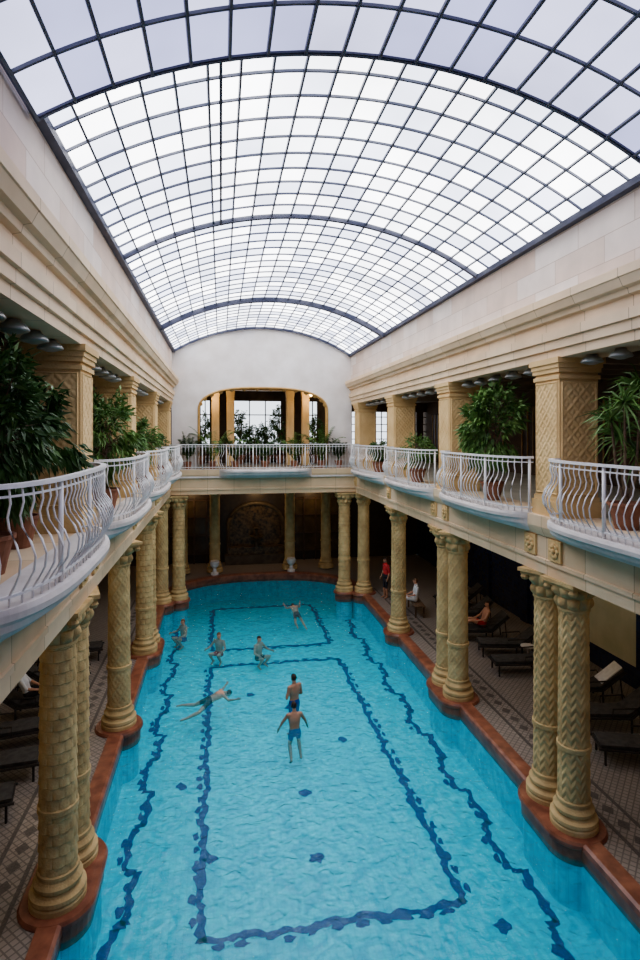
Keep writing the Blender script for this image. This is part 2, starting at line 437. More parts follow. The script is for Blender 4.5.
def railing(path,outdir,name):
    e=empty(name,(path[0].x,path[0].y,5.5))
    inv=Vector((-e.location.x,-e.location.y,-5.5))
    def T(p): return Vector(p)+inv
    top=MB(); pin=[p for p in path]
    top.tube([T((p.x,p.y,6.55)) for p in pin],0,WHITE,rect=(.04,.02)); top.tube([T((p.x,p.y,6.46)) for p in pin],0,WHITE,rect=(.012,.010))
    top.tube([T((p.x,p.y,5.60)) for p in pin],0,WHITE,rect=(.018,.012))
    top.obj('handrail',parent=e)
    mb=MB(); prof=[(0,5.51),(0,5.60),(.05,5.68),(.12,5.80),(.135,5.92),(.09,6.05),(.0,6.18),(-.02,6.28),(0.015,6.40),(0,6.54)]
    for k,(p,t) in enumerate(resample(path,.14)):
        n=Vector((-t.y,t.x,0)); 
        if n.dot(outdir(p))<0: n=-n
        if k%8==0:
            mb.tube([T((p.x,p.y,z)) for z in (5.505,6.0,6.54)],0,WHITE,rect=(.02,.02))
        else:
            mb.tube([T((p.x+n.x*o,p.y+n.y*o,z)) for o,z in prof],.011,WHITE,n=5)
    mb.obj('balusters',parent=e,smooth=True)
def slab(pathf,backs,name):
    mb=MB(); rings=[]
    for A,z in ((1.22,5.51),(1.26,5.46),(1.24,5.40),(1.1,5.36),(1.05,5.30),(.85,5.24),(.55,5.18),(.3,5.15)):
        p=pathf(A); rings.append([(q.x,q.y,z) for q in p]+backs(z))
    mb.loft(rings,SLABM); mb.obj(name)
AMP=.48
for side in (-1,1):
    for ya,yb in zip(GRID[:-1],GRID[1:]):
        a,b=ya+.42,yb-.42
        slab(lambda A:[Vector((q.x,q.y,0)) for q in baypath(side,a-.03,b+.03,AMP*A)],
             lambda z:[(MID+side*4.05,b+.03,z),(MID+side*4.05,a-.03,z)],'balcony_slab')
        railing(baypath(side,a,b,AMP+.03),lambda p:Vector((-side,0,0)),'balcony_railing')
slab(lambda A:endpath(.5*A),lambda z:[(MID+3.85,24.15,z),(MID-3.85,24.15,z)],'balcony_slab')
railing(endpath(.52),lambda p:Vector((0,-1,0)),'balcony_railing')
mb=MB()
pr=[(0,4.45),(0,4.62),(-.04,4.63),(-.04,4.70),(0,4.71),(0,5.1),(-.05,5.14),(-.10,5.22),(-.12,5.3),(-.12,5.5)]
r0=[(MID-3.97,24.02+a,z) for a,z in pr]+[(MID-3.97,24.7,5.5),(MID-3.97,24.7,4.45)]
r1=[(MID+3.97,24.02+a,z) for a,z in pr]+[(MID+3.97,24.7,5.5),(MID+3.97,24.7,4.45)]
mb.loft([r0,r1],BEAMX); mb.obj('trim_entablature_lower_end')
mb=MB(); mb.box(MID-4.7,MID+4.7,24.7,31,5.0,5.495,GCEIL); mb.obj('floor_gallery_end')
mb=MB(); mb.box(MID-3.97,MID+3.97,-3,.9,5.0,5.5,CREAM); mb.obj('floor_gallery_near')
# ---------------------------------------------------------------- end wall with arch
A_=3.97; H_=1.15; SP=10.6; R_=(A_*A_+H_*H_)/(2*H_); ZC=SP+H_-R_
def roofz(x,dr=0): 
    return ZC+math.sqrt(max(0,(R_+dr)**2-(x-MID)**2))
HW=2.85
def archz(x):
    u=abs(x-MID)/HW
    return 8.05+1.0*(max(0,1-u**2.8))**(1/2.3)
mb=MB(); N=60
xs=[MID-HW*math.cos(math.pi*i/N) for i in range(N+1)]
for y in (YEND,YEND+.45):
    for a,b in zip(xs[:-1],xs[1:]):
        mb.add([(a,y,archz(a)),(b,y,archz(b)),(b,y,roofz(b)+.02),(a,y,roofz(a)+.02)],[(0,1,2,3)],PLASTER)
    for sx in (-1,1):
        M2=10; e=[MID+sx*(HW+(4.0-HW)*i/M2) for i in range(M2+1)]
        for a,b in zip(e[:-1],e[1:]): mb.add([(a,y,5.49),(b,y,5.49),(b,y,roofz(b)+.02),(a,y,roofz(a)+.02)],[(0,1,2,3)],PLASTER)
for a,b in zip(xs[:-1],xs[1:]): mb.add([(a,YEND,archz(a)),(b,YEND,archz(b)),(b,YEND+.45,archz(b)),(a,YEND+.45,archz(a))],[(0,1,2,3)],STONE2)
for sx in (-1,1):
    x=MID+sx*HW; mb.add([(x,YEND,5.49),(x,YEND+.45,5.49),(x,YEND+.45,8.05),(x,YEND,8.05)],[(0,1,2,3)],STONE2)
mb.obj('wall_end',recalc=False)
mb=MB()
pts=[(MID-HW,YEND-.02,5.5),(MID-HW,YEND-.02,7)]+[(x,YEND-.02,archz(x)) for x in xs]+[(MID+HW,YEND-.02,7),(MID+HW,YEND-.02,5.5)]
mb.tube(pts,.05,GOLD,8)
for i in range(4,N-3,4):
    x=xs[i]; mb.lathe([(0,-.11),(.08,-.07),(.11,0),(.08,.07),(0,.11)],x,YEND+.1,GOLD,10,cz=archz(x)-.03)
mb.obj('trim_arch',smooth=True)
mb=MB(); Y2=29.5
mb.box(MID-4.4,MID+4.4,YEND+.45,Y2,9.25,9.5,BROWN); mb.obj('ceiling_end_room')
mb=MB()
wins=[(-1.3,-.55),(.65,3.15),(4.3,5.1)]
prev=MID-4.7
for a,b in wins+[(MID+4.7,None)]:
    mb.box(prev,a,Y2,Y2+.3,5.5,9.3,BROWN)
    if b: mb.box(a,b,Y2,Y2+.3,8.75,9.3,BROWN); mb.box(a,b,Y2,Y2+.3,5.5,6.4,BROWN); prev=b
mb.obj('wall_end_room_back')
for i,(a,b) in enumerate(wins):
    mb=MB(); z0,z1=6.4,8.75
    for x in [a,b]+[a+(b-a)*k/3 for k in range(1,3)]: mb.box(x-.025,x+.025,Y2+.08,Y2+.16,z0,z1,WOODD)
    for z in (z0,z1,z0+1.6): mb.box(a,b,Y2+.085,Y2+.155,z-.025,z+.025,WOODD)
    mb.obj('window_%d'%(i+1))
for x in (-.25,.45,3.3,4.05):
    o=inst(pm,'carved_pillar',(x,27.0,5.5)); o.scale=(.45,.45,1.25)
mb=MB(); mb.box(MID-4,MID+4,26.8,27.2,9.07,9.25,GOLD); mb.obj('trim_end_room_beam')
for side,nm in ((-1,'left'),(1,'right')):
    x0=MID+side*4.7; x1=XL if side<0 else XR
    a,b=min(x0,x1),max(x0,x1)
    mb=MB()
    mb.box(a,b,29.5,29.8,5.5,6.3,BROWN); mb.box(a,b,29.5,29.8,8.2,8.7,BROWN)
    k=a
    while k<b-.2: mb.box(k,k+.35,29.5,29.8,6.3,8.2,BROWN); k+=1.35
    mb.obj('wall_gallery_end_'+nm)
    mb=MB()
    k=a+.35
    while k<b:
        for j in range(4): mb.box(k+j*.33,k+j*.33+.04,29.55,29.62,6.3,8.2,WOODD)
        k+=1.35
    for z in (6.7,7.1,7.5,7.9): mb.box(a,b,29.56,29.61,z,z+.04,WOODD)
    mb.obj('window_4' if side<0 else 'window_5')
    xx=XL if side<0 else XR
    mb=MB()
    x_a,x_b=min(xx,xx+side*.3),max(xx,xx+side*.3)
    mb.box(x_a,x_b,-3,15.8,0,.6,BLUE); mb.box(x_a,x_b,-3,15.8,.6,2.9,BEIGE); mb.box(x_a,x_b,-3,15.8,2.9,5.0,BLUE)
    mb.box(x_a,x_b,15.8,31,0,5.0,BLUE)
    for g in range(-2,30,3):
        mb.box(min(xx-side*.08,xx),max(xx-side*.08,xx),g,g+.5,0,5.0,BLUE)
    mb.box(x_a,x_b,-3,31,5.0,9.0,BROWN)
    mb.obj('wall_'+nm)
    mb=MB()
    for g in range(0,28,3):
        x=xx-side*.03
        mb.box(min(x,x-side*.02),max(x,x-side*.02),g-.2,g+1.4,5.9,8.0,WOODD)
        for q in range(5): mb.box(min(x,x-side*.06),max(x,x-side*.06),g-.2+q*.39,g-.16+q*.39,5.9,8.0,GOLD)
    mb.obj('door_1' if side<0 else 'door_2')
mb=MB(); mb.box(XL,XR,-3.3,-3,0,12,PLASTER); mb.obj('wall_near')
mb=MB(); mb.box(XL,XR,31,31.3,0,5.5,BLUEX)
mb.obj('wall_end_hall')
# glazed screens either side of the fountain niche
for k,(a,b) in enumerate(((-3.4,-.1),(3.9,7.2))):
    mb=MB()
    mb.box(a,b,30.9,30.96,.5,3.4,noise_mat('dim_glass',(.06,.045,.03),(.10,.075,.045),2,.15))
    n_=5
    for i in range(n_+1):
        x=a+(b-a)*i/n_; mb.box(x-.04,x+.04,30.82,30.98,.0,3.5,WOODD)
    for z in (.5,1.5,2.5,3.4): mb.box(a,b,30.83,30.97,z-.03,z+.03,WOODD)
    mb.obj('window_%d'%(6+k))
mb=MB()
mos=noise_mat('gold_mosaic',(.035,.025,.016),(.17,.11,.05),7,.3)
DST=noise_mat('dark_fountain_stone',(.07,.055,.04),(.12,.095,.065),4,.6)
pts=[(MID+1.5*math.cos(math.pi*i/20),30.9,2.0+1.2*math.sin(math.pi*i/20)) for i in range(21)]
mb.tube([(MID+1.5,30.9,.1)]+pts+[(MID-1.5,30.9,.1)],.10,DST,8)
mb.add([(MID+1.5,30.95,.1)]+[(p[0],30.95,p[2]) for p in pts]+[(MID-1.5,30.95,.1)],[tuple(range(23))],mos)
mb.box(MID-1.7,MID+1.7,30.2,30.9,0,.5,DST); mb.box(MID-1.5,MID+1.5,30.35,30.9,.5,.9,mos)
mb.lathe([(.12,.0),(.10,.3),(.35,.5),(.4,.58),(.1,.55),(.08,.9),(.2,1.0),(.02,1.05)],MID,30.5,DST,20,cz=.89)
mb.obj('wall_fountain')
for x in (-.3-.0,3.5):
    mb=MB(); mb.lathe([(.2,0),(.2,.08),(.1,.14),(.08,.3),(.2,.45),(.24,.6),(.19,.65),(.21,.68),(.05,.66)],x,28.12,SLABM,20,cz=.06)
    mb.obj('stone_urn')
# ---------------------------------------------------------------- glass roof
roof=empty('glass_roof',(0,0,0))
PH=math.asin(A_/R_)
def arc(phi,y,dr=0): return (MID+(R_+dr)*math.sin(phi),y,ZC+(R_+dr)*math.cos(phi))
def section(y0,y1,step,dr,gl,nm,NA,th=.014,tw=.013,thick=4):
    ny=round((y1-y0)/step); g=MB(); b=MB()
    for i in range(ny):
        ya=y0+(y1-y0)*i/ny; yb=y0+(y1-y0)*(i+1)/ny
        for j in range(NA):
            p0=-PH+2*PH*j/NA; p1=-PH+2*PH*(j+1)/NA
            g.add([arc(p0,ya,dr),arc(p1,ya,dr),arc(p1,yb,dr),arc(p0,yb,dr)],[(0,1,2,3)],random.choice(gl))
    for j in range(NA+1):
        p=-PH+2*PH*j/NA; 
        q=[arc(p-th/R_,y0,dr-.055),arc(p+th/R_,y0,dr-.055),arc(p+th/R_,y0,dr-.005),arc(p-th/R_,y0,dr-.005)]
        b.loft([q,[(x,y1,z) for x,y,z in q]],BARM)
    for i in range(ny+1):
        y=y0+(y1-y0)*i/ny; rings=[]; w=tw
        for j in range(NA*2+1):
            p=-PH+PH*j/NA
            a=arc(p,0,dr-.04); c=arc(p,0,dr-.005)
            rings.append([(a[0],y-w,a[2]),(a[0],y+w,a[2]),(c[0],y+w,c[2]),(c[0],y-w,c[2])])
        b.loft(rings,BARM)
    g.obj('panes_'+nm,parent=roof,recalc=False); b.obj('glazing_bars_'+nm,parent=roof)
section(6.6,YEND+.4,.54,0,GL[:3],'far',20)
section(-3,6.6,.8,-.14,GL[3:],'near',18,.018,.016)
mb=MB()
def rib(y,w,d,dr=0):
    rings=[]
    for j in range(49):
        p=-PH+PH*j/24; a=arc(p,0,dr-d); c=arc(p,0,dr)
        rings.append([(a[0],y-w,a[2]),(a[0],y+w,a[2]),(c[0],y+w,c[2]),(c[0],y-w,c[2])])
    mb.loft(rings,DARKM)
rib(6.6,.035,.17); rib(12.0,.04,.09); rib(19.5,.08,.16); rib(24.9,.05,.1)
rib(.5,.05,.2,-.14)
for s in (-1,1):
    x=MID+s*3.99
    mb.box(min(x,x-s*.14),max(x,x-s*.14),-3,YEND,10.53,10.64,DARKM)
mb.box(-.02,.02,6.6,12,roofz(0)-.11,roofz(0)-.02,DARKM)
mb.obj('arch_ribs',parent=roof)
# ---------------------------------------------------------------- lamps
for side in (-1,1):
    for k in range(5):
        for dy in (1.0,1.75,2.5,3.25,3.95):
            y=GRID[k]+dy
            if y<1: continue
            mb=MB(); mb.lathe([(.08,.12),(.09,.09),(.15,.05),(.18,0),(.17,-.015),(.14,-.02),(.05,-.05),(.01,-.055)],0,0,METAL,20)
            mb.obj('ceiling_dome_lamp',loc=(MID+side*4.3,y,8.225),smooth=True)
def lantern(x,y,z,power,col=(1,.72,.42),drop=.35,r=.1):
    e=empty('pendant_or_fill_lamp',(x,y,z))
    mb=MB(); mb.tube([(0,0,0),(0,0,-drop)],.012,METAL); mb.lathe([(.03,-drop+.04),(.07,-drop+.02),(.07,-drop)],0,0,METAL,12); mb.obj('stem',parent=e)
    mb=MB(); mb.lathe([(.02,r),(r*.7,r*.7),(r,0),(r*.7,-r*.7),(.02,-r)],0,0,WARM,14,cz=-drop-r*.9); mb.obj('globe',parent=e,smooth=True)
    l=bpy.data.lights.new('lamp_light','POINT'); l.energy=power; l.color=col; l.shadow_soft_size=.12
    lo=bpy.data.objects.new('lamp_light',l); C.collection.objects.link(lo); lo.parent=e; lo.location=(0,0,-drop-r*2-.12)
for x,y in ((-.4,26.2),(4.2,26.2)): lantern(x,y,9.25,14,r=.07)
for x in (-1.6,MID,5.0): lantern(x,29.9,5.0,14,(1,.66,.34),drop=.9,r=.08)
for y in (7,12,17,22): lantern(8.9,y,5.0,13,(1,.76,.5)); lantern(-5.0,y,5.0,13,(1,.76,.5))  # aisle pendants are invented fill lights, added to brighten below the galleries
# ---------------------------------------------------------------- plants
def pot(mb,r=.24,h=.42):
    mb.lathe([(r*.65,0),(r*.8,h*.4),(r,h*.88),(r*1.1,h*.9),(r*1.1,h),(r*.95,h),(r*.9,h*.9),(.01,h*.9)],0,0,TERRA,20)
def leafq(mb,c,d,up,l,w,mat):
    d=d.normalized(); s=d.cross(up)
    if s.length<1e-3: s=Vector((1,0,0))
    s.normalize(); 
    a=c; b=c+d*l*.45+s*w; e=c+d*l-Vector((0,0,l*.15)); f=c+d*l*.45-s*w
    mb.add([a,b,e,f],[(0,1,2,3)],mat)
def rv(): 
    while True:
        v=Vector((random.uniform(-1,1),random.uniform(-1,1),random.uniform(-1,1)))
        if .05<v.length<1: return v.normalized()
def bush(name,x,y,z,h,r,nl,mat,ls=.13,stretch=1.0,potr=.25):
    mb=MB(); pot(mb,potr,.42)
    cz=.42+(h-.42)*.55; rz=(h-.42)*.46
    mb.tube([(0,0,.35),(.03,.02,.6),(0,.03,cz)],[.035,.03,.02],BARK)
    tips=[]
    for k in range(38):
        v=rv(); q=random.uniform(.75,1.08); t=Vector((v.x*r*q,v.y*r*q,cz+v.z*rz*q)); 
        st=Vector((0,.02,max(.5,cz-rz*.6+ .3*k/26))); md=st.lerp(t,.5)+Vector((0,0,.10))
        mb.tube([st,md,t],[.014,.01,.005],BARK,n=4); tips.append((st,md,t))
    for k in range(nl):
        st,md,t=random.choice(tips); q=random.uniform(.35,1.1)
        c=md.lerp(t,q) if q>.5 else st.lerp(md,q+.5)
        c=c+rv()*random.uniform(0,r*.26)
        d=(c-Vector((0,0,cz))).normalized()+rv()*.7+Vector((0,0,-.5))
        leafq(mb,c,d,rv(),ls*random.uniform(.7,1.3),ls*.15,mat)
    o=mb.obj(name,loc=(x,y,z),recalc=False); o.rotation_euler=(0,0,random.random()*6)
def fern(name,x,y,z,h,n,mat,potr=.18,leaf=.1,lm=1):
    mb=MB(); pot(mb,potr,.32)
    for k in range(n):
        a=2*math.pi*k/n+random.uniform(-.2,.2); Ln=h*random.uniform(.7,1.05); lean=random.uniform(.25,.9)*lm
        pts=[]
        for i in range(9):
            t=i/8; rr=Ln*lean*t**1.1; zz=.3+Ln*(t*(1-.30*lean)-.55*lean*t**3)
            pts.append(Vector((rr*math.cos(a),rr*math.sin(a)*.6,zz)))
        mb.tube(pts,[.008-.0006*i for i in range(9)],mat,n=4)
        for i in range(2,9):
            for m_ in (0,.5):
                if i==8 and m_: continue
                p=pts[i] if not m_ else pts[i].lerp(pts[i+1 if i<8 else 8],.5)
                t=(pts[i]-pts[i-1]).normalized(); s=t.cross(Vector((0,0,1))).normalized()
                for sg in (-1,1): leafq(mb,p,(s*sg+t*.7+Vector((0,0,-.25))),Vector((0,0,1)),leaf*random.uniform(.8,1.2)*(1.2-.06*i),leaf*.11,mat)
    mb.obj(name,loc=(x,y,z),recalc=False)
def spiky(name,x,y,z,h,mat):
    mb=MB(); pot(mb,.26,.42)
    for k in range(5):
        a=k*1.3; top=Vector((.22*math.cos(a),.22*math.sin(a),h*(.5+.11*k)))
        mb.tube([(0,0,.35),(top.x*.6,top.y*.6,.8),top],[.03,.025,.018],BARK)
        for j in range(60):
            v=rv(); v.z=v.z*.8+.35; v.normalize(); l=random.uniform(.35,.6); s=v.cross(rv()).normalized()*.015
            m1=top+v*l*.55; e=top+v*l-Vector((0,0,l*.3))
            mb.add([top-s,top+s,m1+s,e,m1-s],[(0,1,2,4),(4,2,3)],mat)
    mb.obj(name,loc=(x,y,z),recalc=False)
bush('potted_ficus',-2.65,8.0,5.5,2.65,.74,6500,LEAF,.17)
bush('potted_ficus',-2.45,6.5,5.5,2.5,.58,4200,LEAF,.17)
bush('potted_ficus',-2.25,11.7,5.5,2.3,.66,3400,LEAF2,.16)
bush('potted_ficus',-2.2,16.2,5.5,1.8,.5,1700,LEAF2,.14)
bush('potted_ficus',-2.2,21.2,5.5,1.4,.45,1100,LEAF,.12)
bush('potted_ficus',6.1,11.9,5.5,2.6,.68,4200,LEAF2,.17)
spiky('potted_dracaena',6.3,7.85,5.5,2.4,LEAF2)
bush('potted_ficus',6.05,16.7,5.5,1.4,.55,1500,LEAF2,.12)
bush('potted_ficus',6.05,21.0,5.5,1.2,.42,1000,LEAF,.12)
for x,h,l_ in ((-1.4,1.4,.5),(-.35,2.2,1),(.6,1.6,.8),(1.9,1.5,.9),(3.2,1.7,.8),(4.4,2.1,1),(5.2,1.2,.5)):
    fern('potted_palm',x,24.55,5.5,h,16,LEAF if h<1.65 else LEAF2,leaf=.30,lm=l_)
for x,h in ((.95,2.6),(1.7,1.9),(2.3,2.2),(2.95,2.8),(4.8,2.6),(-1.0,2.6)): bush('potted_ficus',x,28.5,5.5,h,.45,1000,LEAF,.17)
# ---------------------------------------------------------------- loungers
def lounger(x,y,rot,towel=False):
    e=empty('sun_lounger',(x,y,0)); e.rotation_euler=(0,0,rot)
    mb=MB()
    mb.box(-.31,.31,-.95,.35,.30,.35,WICK)
    for sx in (-1,1):
        mb.tube([(sx*.31,-.98,.33),(sx*.31,.35,.33),(sx*.31,.92,.82)],.025,WICK)
        mb.tube([(sx*.33,-.1,.34),(sx*.34,-.1,.56),(sx*.34,.45,.60),(sx*.33,.5,.5)],.02,WICK)
        for yy in (-.85,.35): mb.tube([(sx*.29,yy,.32),(sx*.30,yy,.0)],.025,WICK)
        mb.tube([(sx*.29,.78,.68),(sx*.30,.85,.0)],.02,WICK)
    mb.loft([[(-.31,.33,.32),(.31,.33,.32),(.31,.30,.36),(-.31,.30,.36)],[(-.31,.93,.80),(.31,.93,.80),(.31,.90,.84),(-.31,.90,.84)]],WICK)
    mb.obj('frame',parent=e)
    mb=MB()
    ys=[-.92,-.5,-.1,.28,.36,.6,.88]; zs=[.355,.36,.36,.365,.41,.60,.835]
    rr=[]
    for yy,zz in zip(ys,zs):
        rr.append([(-.28,yy,zz),(.28,yy,zz),(.28,yy-.01,zz+.06),(0,yy-.012,zz+.075),(-.28,yy-.01,zz+.06)])
    mb.loft(rr,CUSH); mb.obj('cushion',parent=e,smooth=False)
    if towel:
        mb=MB(); rr=[]
        for yy,zz in zip(ys[4:],zs[4:]):
            rr.append([(-.22,yy,zz+.02),(.22,yy,zz+.02),(.22,yy-.02,zz+.085),(0,yy-.022,zz+.095),(-.22,yy-.02,zz+.085)])
        mb.loft(rr,TOWEL); mb.obj('towel',parent=e)
for x,y,r,t in ((8.9,10.6,-1.9,0),(9.2,12.0,-1.8,0),(9.5,13.4,-1.8,1),(8.8,15.2,-1.7,0),(9.0,16.5,-1.8,0),(8.7,17.9,-1.7,0),(9,19.6,-1.7,0),(9.5,21.4,-1.7,0),
                (-4.7,11.0,1.8,0),(-4.6,12.3,1.7,0),(-4.7,13.6,1.8,1),(-4.6,15.0,1.7,0),(-4.6,16.6,1.8,0),(-4.6,18.4,1.7,0)):
    lounger(x,y,r,bool(t))
def sidetable(x,y):
    mb=MB(); mb.lathe([(.18,0),(.18,.03),(.03,.05),(.03,.45),(.22,.47),(.22,.49),(.0,.49)],0,0,SLABM,20); mb.obj('side_table',loc=(x,y,0))
for x,y in ((9.3,15.85),(8.0,18.9),(-3.7,14.3)): sidetable(x,y)
# ---------------------------------------------------------------- people
SKIN=noise_mat('skin',(.50,.25,.16),(.58,.31,.21),6,.5)
SKIN2=noise_mat('skin_tan',(.38,.19,.115),(.46,.245,.16),6,.5)
HAIR=noise_mat('hair_dark',(.02,.012,.01),(.05,.03,.02),30,.6)
HAIRB=noise_mat('hair_brown',(.10,.05,.025),(.18,.10,.05),30,.6)
SWB=noise_mat('swim_blue',(.01,.05,.22),(.02,.08,.30),10,.7)
SWK=noise_mat('swim_black',(.01,.01,.015),(.03,.03,.04),10,.7)
SWR=noise_mat('shirt_red',(.45,.03,.03),(.55,.05,.05),10,.8)
SHW=noise_mat('shirt_white',(.70,.70,.71),(.80,.80,.81),10,.9)
def stand():
    return dict(pel=(0,0,0),che=(0,.0,.30),nk=(0,-.01,.52),hd=(0,.02,.67),
      shl=(-.18,-.01,.45),shr=(.18,-.01,.45),ell=(-.25,-.03,.18),elr=(.25,-.03,.18),wrl=(-.27,.07,-.05),wrr=(.27,.07,-.05),
      hl=(-.09,0,-.03),hr=(.09,0,-.03),kl=(-.10,.03,-.46),kr=(.10,.03,-.46),al=(-.10,0,-.87),ar=(.10,0,-.87),tl=(-.12,.15,-.92),tr=(.12,.15,-.92))
def person(name,loc,heading,J,tilt=0,skin=SKIN,hair=HAIR,bottom=SWB,top=None,scale=1,parent=None):
    J={k:Vector(v) for k,v in J.items()}
    mb=MB(); segs=[]
    def sphere(c,rx,ry,rz,M3=None):
        n=14; rings=[]
        for i in range(9):
            th=math.pi*(i+.02)/8.04; 
            rings.append([Vector((rx*math.sin(th)*math.cos(2*math.pi*j/n),ry*math.sin(th)*math.sin(2*math.pi*j/n),-rz*math.cos(th))) for j in range(n)])
        if M3: rings=[[M3@p for p in r] for r in rings]
        mb.loft([[c+p for p in r] for r in rings],skin)
    def cap(a,b,ra,rb,label,n=12):
        a=Vector(a);b=Vector(b); d=(b-a)
        segs.append((a,b,max(ra,rb),label))
        t=d.normalized(); u=t.cross(Vector((.3,.9,.1))).normalized(); w=t.cross(u)
        rings=[]
        for s,c,r in [(-.98,a,ra),(-.8,a,ra),(-.5,a,ra),(0,a,ra),(0,b,rb),(.5,b,rb),(.8,b,rb),(.98,b,rb)]:
            rr=r*math.sqrt(1-s*s); rings.append([c+t*s*r+u*rr*math.cos(2*math.pi*k/n)+w*rr*math.sin(2*math.pi*k/n) for k in range(n)])
        mb.loft(rings,skin)
    lat=(J['shr']-J['shl']).normalized()
    pel,che,nk=J['pel'],J['che'],J['nk']
    tpts=[(pel+(pel-che).normalized()*.12,.09,.07),(pel+(pel-che).normalized()*.07,.155,.105),(pel,.17,.115),(pel.lerp(che,.45),.14,.095),(pel.lerp(che,.8),.155,.105),(che,.17,.115),(che.lerp(nk,.4),.185,.105),(che.lerp(nk,.72),.165,.085),(che.lerp(nk,.92),.09,.07),(nk,.058,.055)]
    rings=[]
    for i,(c,a,b) in enumerate(tpts):
        t=(tpts[min(i+1,9)][0]-tpts[max(i-1,0)][0]).normalized(); f=lat.cross(t).normalized(); l=t.cross(f).normalized()
        rings.append([c+l*a*math.cos(2*math.pi*k/20)+f*b*math.sin(2*math.pi*k/20) for k in range(20)])
    mb.loft(rings,skin)
    segs.append((pel+(pel-che).normalized()*.08,pel.lerp(che,.3),.15,'pelvis')); segs.append((pel.lerp(che,.45),che.lerp(nk,.8),.16,'chest'))
    cap(nk-(nk-che).normalized()*.04,nk.lerp(J['hd'],.6),.06,.052,'neck')
    hd=J['hd']; up=(J['hd']-nk).normalized(); up=(up+Vector((0,0,1))*1.2).normalized()
    fw=up.cross(lat).normalized()
    M3=Matrix((lat,fw,up)).transposed()
    sphere(hd+up*.02,.075,.095,.10,M3); sphere(hd-up*.045+fw*.025,.055,.065,.065,M3)
    sphere(hd+fw*.10-up*.015,.014,.022,.024,M3)
    sphere(hd+fw*.088-up*.055,.025,.012,.010,M3)
    for s in (-1,1):
        sphere(hd+lat*s*.078-up*.01,.012,.022,.032,M3); sphere(hd+fw*.082+lat*s*.03+up*.012,.014,.012,.010,M3)
    segs.append((hd-up*.05,hd+up*.06,.09,'head'))
    for s,q in ((-1,'l'),(1,'r')):
        cap(J['sh'+q]-lat*s*.05,J['sh'+q],.062,.058,'chest'); cap(J['sh'+q],J['el'+q],.052,.040,'uarm'); cap(J['el'+q],J['wr'+q],.040,.026,'farm')
        d=(J['wr'+q]-J['el'+q]).normalized(); sd=d.cross(Vector((lat.x,lat.y,lat.z))).normalized()
        pc=J['wr'+q]+d*.05; cap(J['wr'+q],pc-d*.01,.026,.030,'hand'); cap(pc-sd*.022,pc+sd*.022+d*.01,.018,.018,'hand')
        for fi in range(4):
            o=pc+sd*(-.030+.02*fi)+d*.02; ll=[.055,.07,.075,.06][fi]; bend=lat*(-s)*.012
            k=o+d*ll*.55; cap(o,k,.0095,.009,'hand',8); cap(k,k+d*ll*.5+bend,.009,.008,'hand',8)
        o=pc-d*.02+sd*.02*(-1); cap(o,o-sd*.035+d*.03,.011,.010,'hand',8); cap(o-sd*.035+d*.03,o-sd*.04+d*.058,.010,.009,'hand',8)
        cap(J['h'+q],J['h'+q].lerp(J['k'+q],.45),.088,.075,'thigh1'); cap(J['h'+q].lerp(J['k'+q],.4),J['k'+q],.076,.053,'thigh2')
        cf=J['k'+q].lerp(J['a'+q],.3); cap(J['k'+q],cf,.053,.056,'shin'); cap(cf,J['a'+q],.056,.036,'shin')
        cap(J['a'+q],J['t'+q],.036,.028,'foot'); cap(J['a'+q],J['a'+q]-(J['t'+q]-J['a'+q])*.25,.036,.032,'foot')
    tmp=mb.obj('tmp'); md=tmp.modifiers.new('r','REMESH'); md.mode='VOXEL'; md.voxel_size=.0105
    ms=tmp.modifiers.new('s','SMOOTH'); ms.iterations=2; ms.factor=.4
    dg=bpy.context.evaluated_depsgraph_get(); me=bpy.data.meshes.new_from_object(tmp.evaluated_get(dg))
    tm=tmp.data; bpy.data.objects.remove(tmp); bpy.data.meshes.remove(tm)
    me.materials.clear()
    for m in (skin,hair,bottom,top or skin): me.materials.append(m)
    npf=len(me.polygons); cen=np.empty(npf*3); me.polygons.foreach_get('center',cen); cen=cen.reshape(-1,3)
    best=np.full(npf,1e9); lab=np.zeros(npf,int); labs=[]
    for k,(a,b,r,lb) in enumerate(segs):
        a=np.array(a);b=np.array(b);ab=b-a; t=np.clip(((cen-a)@ab)/max(ab@ab,1e-9),0,1); d=np.linalg.norm(cen-a-t[:,None]*ab,axis=1)/r
        m=d<best; best[m]=d[m]; lab[m]=k; labs.append(lb)
    hu=(cen-np.array(hd))@np.array(up); hf=(cen-np.array(hd))@np.array(fw)
    mi=np.zeros(npf,int)
    for k,lb in enumerate(labs):
        s=lab==k
        if lb=='head': mi[s&((hu>.055)|((hf<.0)&(hu>-.06)))]=1
        elif lb in('pelvis','thigh1'): mi[s]=2
        elif top and lb in('chest','uarm'): mi[s]=3
        if top and lb=='thigh2': mi[s]=2
    me.polygons.foreach_set('material_index',mi.astype('int32')); me.polygons.foreach_set('use_smooth',[True]*npf)
    R=Matrix.Rotation(heading,4,'Z')@Matrix.Rotation(-tilt,4,'X')
    me.transform(R@Matrix.Scale(scale,4)); me.update()
    me.name=name
    o=bpy.data.objects.new(name,me); C.collection.objects.link(o); o.location=loc
    return o
def swimpose(sp=.3,leg=.15):
    J=stand(); J['hd']=(0,.10,.64); J['nk']=(0,.02,.52)
    J['ell']=(-.30-sp*.3,.12,.52);J['elr']=(.30+sp*.3,.12,.52);J['wrl']=(-.30-sp,.12,.74);J['wrr']=(.30+sp,.10,.74)
    J['kl']=(-.12-leg,.08,-.42);J['kr']=(.12+leg,.03,-.43);J['al']=(-.16-leg,-.10,-.78);J['ar']=(.16+leg,-.02,-.84);J['tl']=(-.18-leg,-.14,-.93);J['tr']=(.18+leg,-.06,-.99)
    return J
